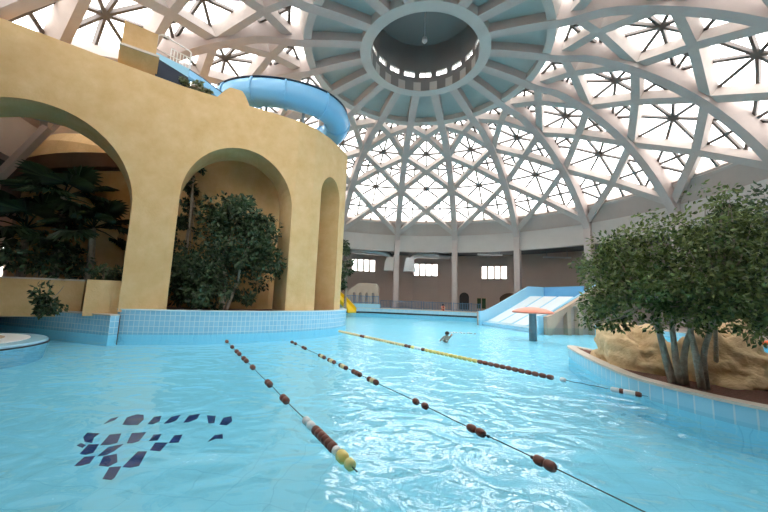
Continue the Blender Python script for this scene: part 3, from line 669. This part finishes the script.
# mulch chips are part of the bed; pale stepping edge
# ------------------------------------------------------------------ round pebble bed with white rim at the left edge
cx, cy, rx = -13.7, 8.2, 2.35
sp_ = thing('round_planter', (cx, cy, 0), 'low round basin with white rim and sand bed at the left edge of the pool', 'basin')
q = MB(); q.lathe((cx, cy, 0), [(rx-.1, -.6), (rx+.02, -.03), (rx+.02, .02)], 64); q.lathe((cx, cy, 0), [(rx, .02), (rx, .10), (rx-.03, .13), (rx-.45, .15), (rx-.45, .02)], 64); q.build('tiled_rim', 'bluerim', sp_, False)
q = MB(); q.lathe((cx, cy, 0), [(rx+.035, .015), (rx+.035, .06)], 64); q.build('dark_edge', 'darkline', sp_)
q = MB(); q.lathe((cx, cy, 0), [(rx-.42, .05), (rx-.42, .17), (rx-1.0, .19), (rx-1.0, .05)], 64); q.build('white_rim', 'whitetile', sp_)
q = MB(); q.lathe((cx, cy, 0), [(rx-.98, .05), (rx-.98, .2), (.6, .3), (.05, .32)], 48); q.build('sand_bed', 'sand', sp_, True)

# ------------------------------------------------------------------ wide blue slide
u_ = V((.92, .39, 0)).normalized(); A0 = V((6.35, 34.0, 0)); B0 = V((9.54, 26.6, 0)); RUN, HT = 5.3, 2.5
v_ = (B0-A0).normalized(); WD = (B0-A0).length
sl = thing('wide_slide', tuple((A0+B0)/2), 'wide pale blue water slide with white lanes at the far right of the pool', 'water slide')
def spnt(s, w, z): return A0+u_*s+v_*w+V((0, 0, z))
def sprof(s): return -.15+ (HT+.15)*min(1, max(0, s/RUN))**1.08
def strip(q, w0, w1, dz0, dz1, s0=-.3, s1=None):
    ss = [s0+((s1 or RUN)-s0)*i/10 for i in range(11)]
    q.sweep([[spnt(s, w0, sprof(s)+dz0), spnt(s, w1, sprof(s)+dz0), spnt(s, w1, sprof(s)+dz1), spnt(s, w0, sprof(s)+dz1)] for s in ss])
q = MB(); strip(q, .25, WD-.25, -.3, 0); q.build('slide_bed', 'slidepale', sl)
for i in range(4):
    q = MB(); w0 = .35+i*(WD-.7)/4; strip(q, w0+.1, w0+(WD-.7)/4-.18, 0, .03); q.build('lane', 'lane', sl)
def sidewall(w0, w1, m, name, h=1.05):
    q = MB(); ss = [-.5, -.1]+[RUN*i/8 for i in range(1, 9)]+[RUN+2.0]
    q.sweep([[spnt(s, w0, -.6), spnt(s, w1, -.6), spnt(s, w1, max(.55, sprof(s)+h)), spnt(s, w0, max(.55, sprof(s)+h))] for s in ss]); q.build(name, m, sl)
sidewall(0, .25, 'slidepale', 'side_wall')
q = MB(); ss = [-.5, -.1]+[RUN*i/8 for i in range(1, 9)]+[RUN+2.0]
q.sweep([[spnt(s, WD-.25, max(-.6, sprof(s)-.25)), spnt(s, WD-.1, max(-.6, sprof(s)-.25)), spnt(s, WD-.1, max(.3, sprof(s)+1.05)), spnt(s, WD-.25, max(.3, sprof(s)+1.05))] for s in ss]); q.build('side_wall', 'slidepale', sl)
q = MB(); q.beam(spnt(RUN+1, .1, HT-.1), spnt(RUN+1, WD-.1, HT-.1), (0, 0, 1), 2.0, .2); q.build('top_platform', 'slidepale', sl)
q = MB(); q.beam(spnt(RUN+2.0, .1, HT+.5), spnt(RUN+2.0, WD*.62, HT+.5), (0, 0, 1), .15, 1.1); q.beam(spnt(RUN+2.0, WD*.78, HT+.5), spnt(RUN+2.0, WD, HT+.5), (0, 0, 1), .15, 1.1); q.build('back_panel', 'slideblue', sl)
# beige side structure with openings
q = MB(); opn = [(2.15, 2.9, 1.25, 1.72), (3.25, 4.25, 1.1, 1.6), (4.7, 5.7, 1.1, 1.6)]
ss = sorted(set([-.1, .35, 1.8]+[round(-.1+i*.3, 3) for i in range(26)]+[a for o_ in opn for a in o_[:2]]+[o_[0]+(o_[1]-o_[0])*(.5-.5*cos(pi*i/10)) for o_ in opn for i in range(11)]))
for i in range(len(ss)-1):
    a, b = ss[i], ss[i+1]; m_ = (a+b)/2
    top = lambda s: max(.35, sprof(s)+1.0)
    def bot(s):
        if .35 <= m_ <= 1.8: return -.2+(s-.35)/1.45*1.5
        for o_ in opn:
            if o_[0] < m_ < o_[1]:
                x_ = (s-(o_[0]+o_[1])/2)/((o_[1]-o_[0])/2); return o_[2]+(o_[3]-o_[2])*math.sqrt(max(0, 1-x_*x_))
        return -.6
    rg = [[spnt(s, w, z) for w, z in ((WD-.03, bot(s)), (WD+.35, bot(s)), (WD+.35, top(s)), (WD-.03, top(s)))] for s in (a, b)]
    q.sweep(rg)
q.build('arched_side', 'beige', sl)
q = MB(); q.sweep([[spnt(s, WD-.09, -.6), spnt(s, WD-.04, -.6), spnt(s, WD-.04, max(.2, sprof(s)+.9)), spnt(s, WD-.09, max(.2, sprof(s)+.9))] for s in (.0, 1, 2, 3, 4, RUN, RUN+2)]); q.build('inner_wall', 'outer', sl)
sidewall(-.28, -.02, 'beige', 'outer_wall', .95)

# mushroom fountain
mb_ = V((7.14, 21.95, 0)); mf = thing('mushroom_fountain', tuple(mb_), 'coral mushroom shaped fountain standing in the pool before the wide slide', 'fountain')
q = MB(); q.lathe(mb_, [(.24, -1.1), (.22, 1.15), (.3, 1.25)], 16); q.build('pole', 'polegrey', mf, True)
q = MB(); q.lathe(mb_, [(.05, 1.2), (.7, 1.22), (1.15, 1.2), (1.24, 1.25), (1.18, 1.33), (.8, 1.48), (.4, 1.56), (.02, 1.58)], 32); q.build('cap', 'coral', mf, True)

# yellow slide and its blue platform at the far left
P0 = V((-7.5, 37.0, 0))
ys = thing('small_slide', tuple(P0), 'small yellow open slide ending in the pool at the end of the arcade', 'slide')
SP = smoothpath([(-10.3, 38.3, 2.35), (-9.3, 37.9, 1.75), (-8.4, 37.4, 1.05), (-7.7, 37.0, .45), (-7.4, 36.85, .12)], 5)
sd = V((.45, .9, 0)).normalized()
q = MB(); q.sweep([[p-sd*.8+V((0, 0, .4)), p-sd*.72+V((0, 0, .4)), p-sd*.66, p+sd*.66, p+sd*.72+V((0, 0, .4)), p+sd*.8+V((0, 0, .4)), p+sd*.74-V((0, 0, .1)), p-sd*.74-V((0, 0, .1))] for p in SP]); q.build('chute', 'yslide', ys)
q = MB(); q.tube([SP[2]-sd*.3, (SP[2].x, SP[2].y-.3, -.4)], .07, 8); q.build('support_post', 'yslide', ys)
q = MB(); q.prism([(-10.8, 38.4), (-8.6, 37.9), (-6.4, 39.0), (-4.6, 39.45), (-4.7, 41), (-10.8, 41)], -.5, 1.06); struct(q.build('floor_slide_platform', 'bluerim'), 'pale blue tiled platform block behind the yellow slide', 'platform')
# beige arcaded screen on the platform
a_, b_ = V((-9.0, 40.2, 0)), V((-4.95, 40.6, 0)); dv = (b_-a_).normalized(); Ls = (b_-a_).length
q = MB(); op2 = [(.9+i*.78, 1.25+i*.78) for i in range(4)]
topz = lambda s: 2.3+1.25*min(1, s/1.6) if s < Ls-.5 else 3.55-.5*((s-Ls+.5)/.5)**2
ss = sorted(set([i*Ls/24 for i in range(25)]+[a for o_ in op2 for a in o_]+[o_[0]+.35*(.5-.5*cos(pi*i/8)) for o_ in op2 for i in range(9)]))
for i in range(len(ss)-1):
    a, b = ss[i], ss[i+1]; m_ = (a+b)/2
    def bot(s):
        for o_ in op2:
            if o_[0] < m_ < o_[1]: x_ = (s-(o_[0]+.175))/.175; return 2.2+.2*math.sqrt(max(0, 1-x_*x_))
        return 1.04
    q.sweep([[a_+dv*s+V((0, w, z)) for w, z in ((0, bot(s)), (.4, bot(s)), (.4, topz(s)), (0, topz(s)))] for s in (a, b)])
struct(q.build('wall_screen', 'beige'), 'beige screen wall with four narrow arches on the blue platform', 'wall')

# railings on the far deck
def railing(pts, z, lab, h=.95):
    t = thing('railing', (pts[0][0], pts[0][1], z), lab, 'railing', 'railings along the far pool edge')
    Ls_ = []
    for i in range(len(pts)-1):
        a, b = V((*pts[i], z)), V((*pts[i+1], z)); q = MB()
        for hz in (.12, h): q.beam(a+V((0, 0, hz)), b+V((0, 0, hz)), (0, 0, 1), .05, .06)
        n_ = int((b-a).length/.18)
        for k in range(1, n_): p = a+(b-a)*k/n_; q.beam(p+V((0, 0, .12)), p+V((0, 0, h)), (1, 0, 0), .065, .05)
        q.build('panel', 'railblue', t)
    for p in pts:
        q = MB(); q.beam((*p, z), (*p, z+h+.08), (1, 0, 0), .08, .08); q.build('post', 'railblue', t)
rp = lambda a0, a1, n, r=20.6: ringpts(r, R(a0), R(a1), n)
railing(rp(-13.5, 1, 4), .53, 'blue barred railing on the far deck, from the platform to the left central column')
railing(rp(1.6, 11.4, 3), .53, 'blue barred railing on the far deck behind the sitting person')
railing(rp(12, 21, 3), .53, 'blue barred railing on the far deck in front of the arched door')
railing([(-9.6, 38.6), (-7.5, 38.9), (-4.8, 39.6)], 1.06, 'blue barred railing on the tiled platform before the arched screen', .9)

# orange lounger at the right edge
P = atz(764, 352, .3)
lo = thing('sun_lounger', (P.x, P.y, .3), 'orange sun lounger on the deck at the right edge', 'sun lounger')
q = MB(); q.beam((P.x-.9, P.y, .62), (P.x+1.0, P.y+.4, .62), (0, 0, 1), .65, .12); q.build('cushion', 'cushion', lo)
q = MB(); q.beam((P.x+.9, P.y+.38, .65), (P.x+1.5, P.y+.5, 1.1), (0, 0, 1), .65, .12); q.build('backrest', 'cushion', lo)
for a, b in ((-.8, -.25), (-.8, .3), (.9, .1), (.9, .65)):
    q = MB(); q.beam((P.x+a, P.y+b, .3), (P.x+a, P.y+b, .6), (1, 0, 0), .06, .06); q.build('leg', 'white', lo)

# ------------------------------------------------------------------ lane ropes
def lane_rope(a, b, lab, floats, tail=None):
    a, b = V((*a, .02)), V((*b, .02)); t = thing('lane_rope', tuple(a), lab, 'lane rope', 'floating lane ropes')
    q = MB(); n_ = 24; q.tube([a+(b-a)*i/n_+V((0, 0, .006*sin(i*1.3))) for i in range(n_+1)], .0065, 5); q.build('rope', 'rope', t)
    d = (b-a).normalized()
    for f, L_, r, m in floats:
        c = a+(b-a)*f; q = MB()
        q.tube([c-d*L_*.5, c-d*L_*.44, c-d*L_*.25, c, c+d*L_*.25, c+d*L_*.44, c+d*L_*.5], [r*.35, r*.75, r*.98, r, r*.98, r*.75, r*.35], 12); q.build('float', m, t, True)
def fr(a, b, p): a, b, p = V(a), V(b), V(p); return (p-a).dot(b-a)/(b-a).length_squared
def px_on(a, b, x, y): P = atz(x, y, 0); return fr((*a, 0), (*b, 0), (P.x, P.y, 0))
a, b = (-7.15, 12.0), (-.6, 3.66)
fl = [(px_on(a, b, x, y), L_, .062, m) for x, y, L_, m in ((226.5, 342, .26, 'brown'), (232, 347.5, .26, 'brown'), (237, 352, .26, 'brown'), (239.5, 354.5, .24, 'brown'), (244.5, 359, .24, 'brown'), (247, 361.5, .24, 'brown'), (254, 368, .26, 'brown'), (271, 383, .16, 'brown'), (273, 385, .14, 'brown'), (287.5, 398.5, .15, 'brown'), (290.5, 401, .15, 'brown'))]
for x, y, m, r, L_ in ((312, 421.5, 'fwhite', .06, .14), (316.5, 426, 'fwhite', .06, .14), (322, 431, 'brown', .062, .1), (325, 434, 'brown', .062, .1), (328, 437, 'brown', .062, .1), (331, 440.5, 'brown', .062, .1), (334.5, 444, 'brown', .062, .1), (337.5, 447.5, 'brown', .062, .1), (341, 451.5, 'fwhite', .055, .08), (346.5, 457.5, 'fyellow', .07, .16), (353, 465.5, 'lime', .062, .12)):
    fl.append((px_on(a, b, x, y), L_, r, m))
lane_rope(a, b, 'lane rope nearest the yellow arcade, ending in large white, brown and yellow floats', fl)
a, b = (-4.8, 12.55), (2.35, 3.05)
fl = []
for x, y, m, L_, r in ((292, 342.6, 'brown', .24, .055), (295, 344.2, 'brown', .24, .055), (303, 348, 'brown', .22, .05), (305, 349, 'brown', .16, .05), (321.5, 356, 'brown', .14, .055), (324, 357, 'cream', .22, .06), (326, 358, 'brown', .14, .055), (331, 360.5, 'brown', .14, .055), (333.5, 361.5, 'cream', .2, .06), (336, 362.8, 'brown', .12, .055), (342.5, 366, 'brown', .14, .055), (345, 367, 'cream', .22, .06), (348, 368.5, 'brown', .13, .055),
    (356.5, 372.3, 'brown', .15, .058), (359.5, 373.7, 'brown', .15, .058), (362.5, 375, 'brown', .13, .058), (372, 379.7, 'brown', .1, .058), (375, 381.3, 'cream', .16, .06), (378.5, 383, 'brown', .14, .06),
    (420, 402, 'brown', .13, .055), (428.5, 406.5, 'brown', .13, .055), (475, 429, 'brown', .15, .055), (484, 433.3, 'brown', .15, .055), (491, 437, 'rope', .04, .02), (534, 458.5, 'rope', .04, .02), (542.5, 461.3, 'brown', .13, .055), (553, 466.5, 'brown', .14, .058)):
    fl.append((px_on(a, b, x, y), L_, r, m))
lane_rope(a, b, 'long middle lane rope with sparse brown and cream floats reaching the bottom of the view', fl)
a, b = (-4.15, 17.3), (3.35, 8.85)
fl = []
N_ = 62
for i in range(N_):
    f = i/(N_-1)*.985+.005; L_ = .17
    x_ = 341+f*(548-341)
    if 347 < x_ < 350 or 379 < x_ < 383 or 451 < x_ < 463: 
        if 457 < x_: fl.append((f, L_, .06, 'fwhite'))
        continue
    m = 'brown' if (384 < x_ < 391 or 439 < x_ < 448 or 463 < x_ < 467 or x_ > 508) else ('cream' if x_ < 440 else 'fyellow')
    fl.append((f, L_, .062, m))
# place the floats evenly in the image-independent rope parameter
lane_rope(a, b, 'far lane rope densely strung with yellow floats and a brown end section', [(.012+.98*i/(len(fl)-1), L_, r, m) for i, (f, L_, r, m) in enumerate(fl)])
a, b = (3.5, 8.7), (4.72, 7.62)
lane_rope(a, b, 'short rope piece with white floats beside the tree island', [(px_on(a, b, x, y), .14, .055, m) for x, y, m in ((563.5, 380.5, 'fwhite'), (612, 392, 'fwhite'), (615.5, 392.5, 'fwhite'), (620, 393.3, 'brown'), (624, 394, 'fwhite'), (628, 394.8, 'fwhite'), (632, 395.6, 'fwhite'), (636.5, 396.4, 'brown'))])

# ------------------------------------------------------------------ mosaic in the pool floor (outlines measured from the photograph)
mo = thing('floor_mosaic', tuple(atz(150, 445, FLZ)), 'dark blue checkered tile mosaic set in the pool floor at lower left', 'floor mosaic')
c2 = lambda x, y: atz(60+x*190/768, 400+y*90/364, FLZ+.005)
polys = [[(178,96),(205,75),(236,68),(222,80)], [(253,98),(270,70),(310,58),(338,60),(338,78),(315,100),(275,101)], [(355,96),(380,68),(410,64),(403,85),(375,97)], [(421,94),(450,68),(488,60),(470,82),(440,93)], [(500,90),(522,62),(566,56),(555,75),(522,88)], [(594,62),(630,64),(624,92),(600,94)], [(645,99),(660,72),(693,65),(696,85),(675,101)],
 [(94,150),(110,132),(160,135),(138,150),(130,172),(100,168)], [(163,182),(200,140),(248,135),(232,172),(200,180)], [(270,174),(290,134),(348,130),(320,165),(295,173)], [(360,165),(378,140),(410,138),(395,162)], [(440,173),(462,143),(495,140),(480,170)], [(598,168),(625,142),(658,138),(658,155),(630,155)],
 [(68,183),(85,174),(104,182),(92,192)], [(80,217),(115,180),(158,178),(135,212),(105,220)], [(152,226),(195,190),(256,178),(220,205),(185,222)], [(364,202),(385,172),(435,172),(405,206)], [(58,266),(98,230),(142,226),(120,255),(85,264)], [(158,264),(175,228),(230,218),(232,250),(195,268)], [(253,270),(300,222),(315,208),(352,208),(320,265),(285,272)], [(172,318),(200,272),(248,268),(222,312),(208,322)]]
for pl in polys:
    P_ = [c2(*p) for p in pl]; q = MB(); n_ = len(P_)
    q.add([(p.x, p.y, FLZ+.006) for p in P_] + [(p.x, p.y, FLZ-.02) for p in P_], [tuple(range(n_))] + [(i, (i+1) % n_, n_+(i+1) % n_, n_+i) for i in range(n_)]); q.build('tile', 'navy', mo)

# ------------------------------------------------------------------ people
def skin_body(name, joints, edges, rads, m, parent, loc):
    me = bpy.data.meshes.new(name); me.from_pydata(joints, edges, []); o = bpy.data.objects.new(name, me); C.objects.link(o)
    o.parent = parent
    md = o.modifiers.new('skin', 'SKIN')
    for i, r in enumerate(rads): me.skin_vertices[0].data[i].radius = (r, r)
    me.skin_vertices[0].data[0].use_root = True
    s = o.modifiers.new('sub', 'SUBSURF'); s.levels = s.render_levels = 2
    me.materials.append(M[m]); return o
P = atz(443, 309.5, .53); P = V((P.x, 41.0, .53)); P.x = atd(443, 307, 41.1).x
pe = thing('person', tuple(P), 'person sitting on the far deck with knees drawn up, in red swimwear', 'person')
J = [(0,0,.12),(0,.04,.3),(0,.05,.48),(0,.03,.58),(0,.0,.68),(0,-.02,.78), (-.1,0,.11),(-.14,-.36,.42),(-.14,-.52,.06),(-.14,-.66,.04), (.1,0,.11),(.14,-.36,.42),(.14,-.52,.06),(.14,-.66,.04), (-.19,.04,.5),(-.25,-.14,.34),(-.16,-.34,.42), (.19,.04,.5),(.25,-.14,.34),(.16,-.34,.42)]
E = [(0,1),(1,2),(2,3),(3,4),(4,5),(0,6),(6,7),(7,8),(8,9),(0,10),(10,11),(11,12),(12,13),(2,14),(14,15),(15,16),(2,17),(17,18),(18,19)]
RA = [.13,.12,.13,.055,.09,.085,.09,.065,.045,.04,.09,.065,.045,.04,.055,.045,.035,.055,.045,.035]
skin_body('body', J, E, RA, 'skin', pe, P)
q = MB(); q.lathe(P+V((0, .01, .66)), [(.02, .16), (.07, .14), (.1, .08), (.105, .02), (.09, -.02)], 14); q.build('hair', 'hair', pe, True)
q = MB(); q.lathe(P+V((0, .02, 0)), [(.1, .0), (.2, .05), (.21, .16), (.16, .24), (.12, .26)], 14); q.lathe(P+V((0, .04, 0)), [(.14, .36), (.165, .42), (.16, .5), (.1, .53)], 14); q.build('swimwear', 'red', pe, True)
P = atz(446, 333, 0)
HY = -.7
sw = thing('person', (P.x, P.y, 0), 'person swimming in the far half of the pool, only dark head and arms showing', 'person')
J = [(0,0,-.12),(.25,.0,-.06),(.45,.0,.0),(.56,0,.04),(.68,0,.1),(.76,0,.12), (.45,.2,-.02),(.75,.32,.06),(1.0,.22,-.02), (.45,-.2,-.02),(.2,-.38,-.06),(.0,-.42,-.12), (-.25,.09,-.15),(-.7,.1,-.12),(-1.1,.1,-.16),(-.25,-.09,-.15),(-.7,-.1,-.2),(-1.1,-.1,-.14)]
J = [(y*.8, -x, z-(.05 if x > .6 else (.16 if x > .4 else .33))) for x, y, z in J]     # head towards the camera, body trailing behind
E = [(0,1),(1,2),(2,3),(3,4),(4,5),(2,6),(6,7),(7,8),(2,9),(9,10),(10,11),(0,12),(12,13),(13,14),(0,15),(15,16),(16,17)]
skin_body('body', J, E, [.13,.13,.14,.06,.095,.09,.06,.05,.035,.06,.05,.035,.09,.065,.045,.09,.065,.045], 'skin', sw, P)
q = MB(); q.lathe(P+V((0, HY, .04)), [(.02, .125), (.08, .1), (.115, .04), (.115, -.01), (.09, -.04)], 14); q.build('hair', 'hair', sw, True)

q = MB(); random.seed(3)
for k in range(26):
    f_ = k/25; r_ = random.uniform(.03, .075)*(1.1-.5*f_)
    q.lathe((P.x+.25+1.5*f_+random.uniform(-.08, .08), P.y+.5+random.uniform(-.2, .2), -.02), [(r_, 0), (r_*.9, r_*.5), (r_*.5, r_*.85), (r_*.05, r_)], 8)
tag(q.build('water_splash', 'white', None, True), 'small white trail of foam beside the swimmer', 'splash', None, 'stuff')

# ------------------------------------------------------------------ light and view
wd = bpy.data.worlds.new('overcast_sky'); bpy.context.scene.world = wd; wd.use_nodes = True
nt = wd.node_tree; bg = nt.nodes['Background']; bg.inputs['Strength'].default_value = 3.0; bg.inputs['Color'].default_value = (1, .975, .95, 1)
sc = bpy.context.scene
sc.view_settings.view_transform = 'Standard'; sc.view_settings.look = 'None'; sc.view_settings.gamma = 1; sc.view_settings.exposure = 1.33
sc.view_settings.use_curve_mapping = False
sc.cycles.max_bounces = 10; sc.cycles.diffuse_bounces = 5; sc.cycles.transparent_max_bounces = 16; sc.cycles.glossy_bounces = 3
sc.cycles.use_denoising = True; sc.cycles.sample_clamp_indirect = 8
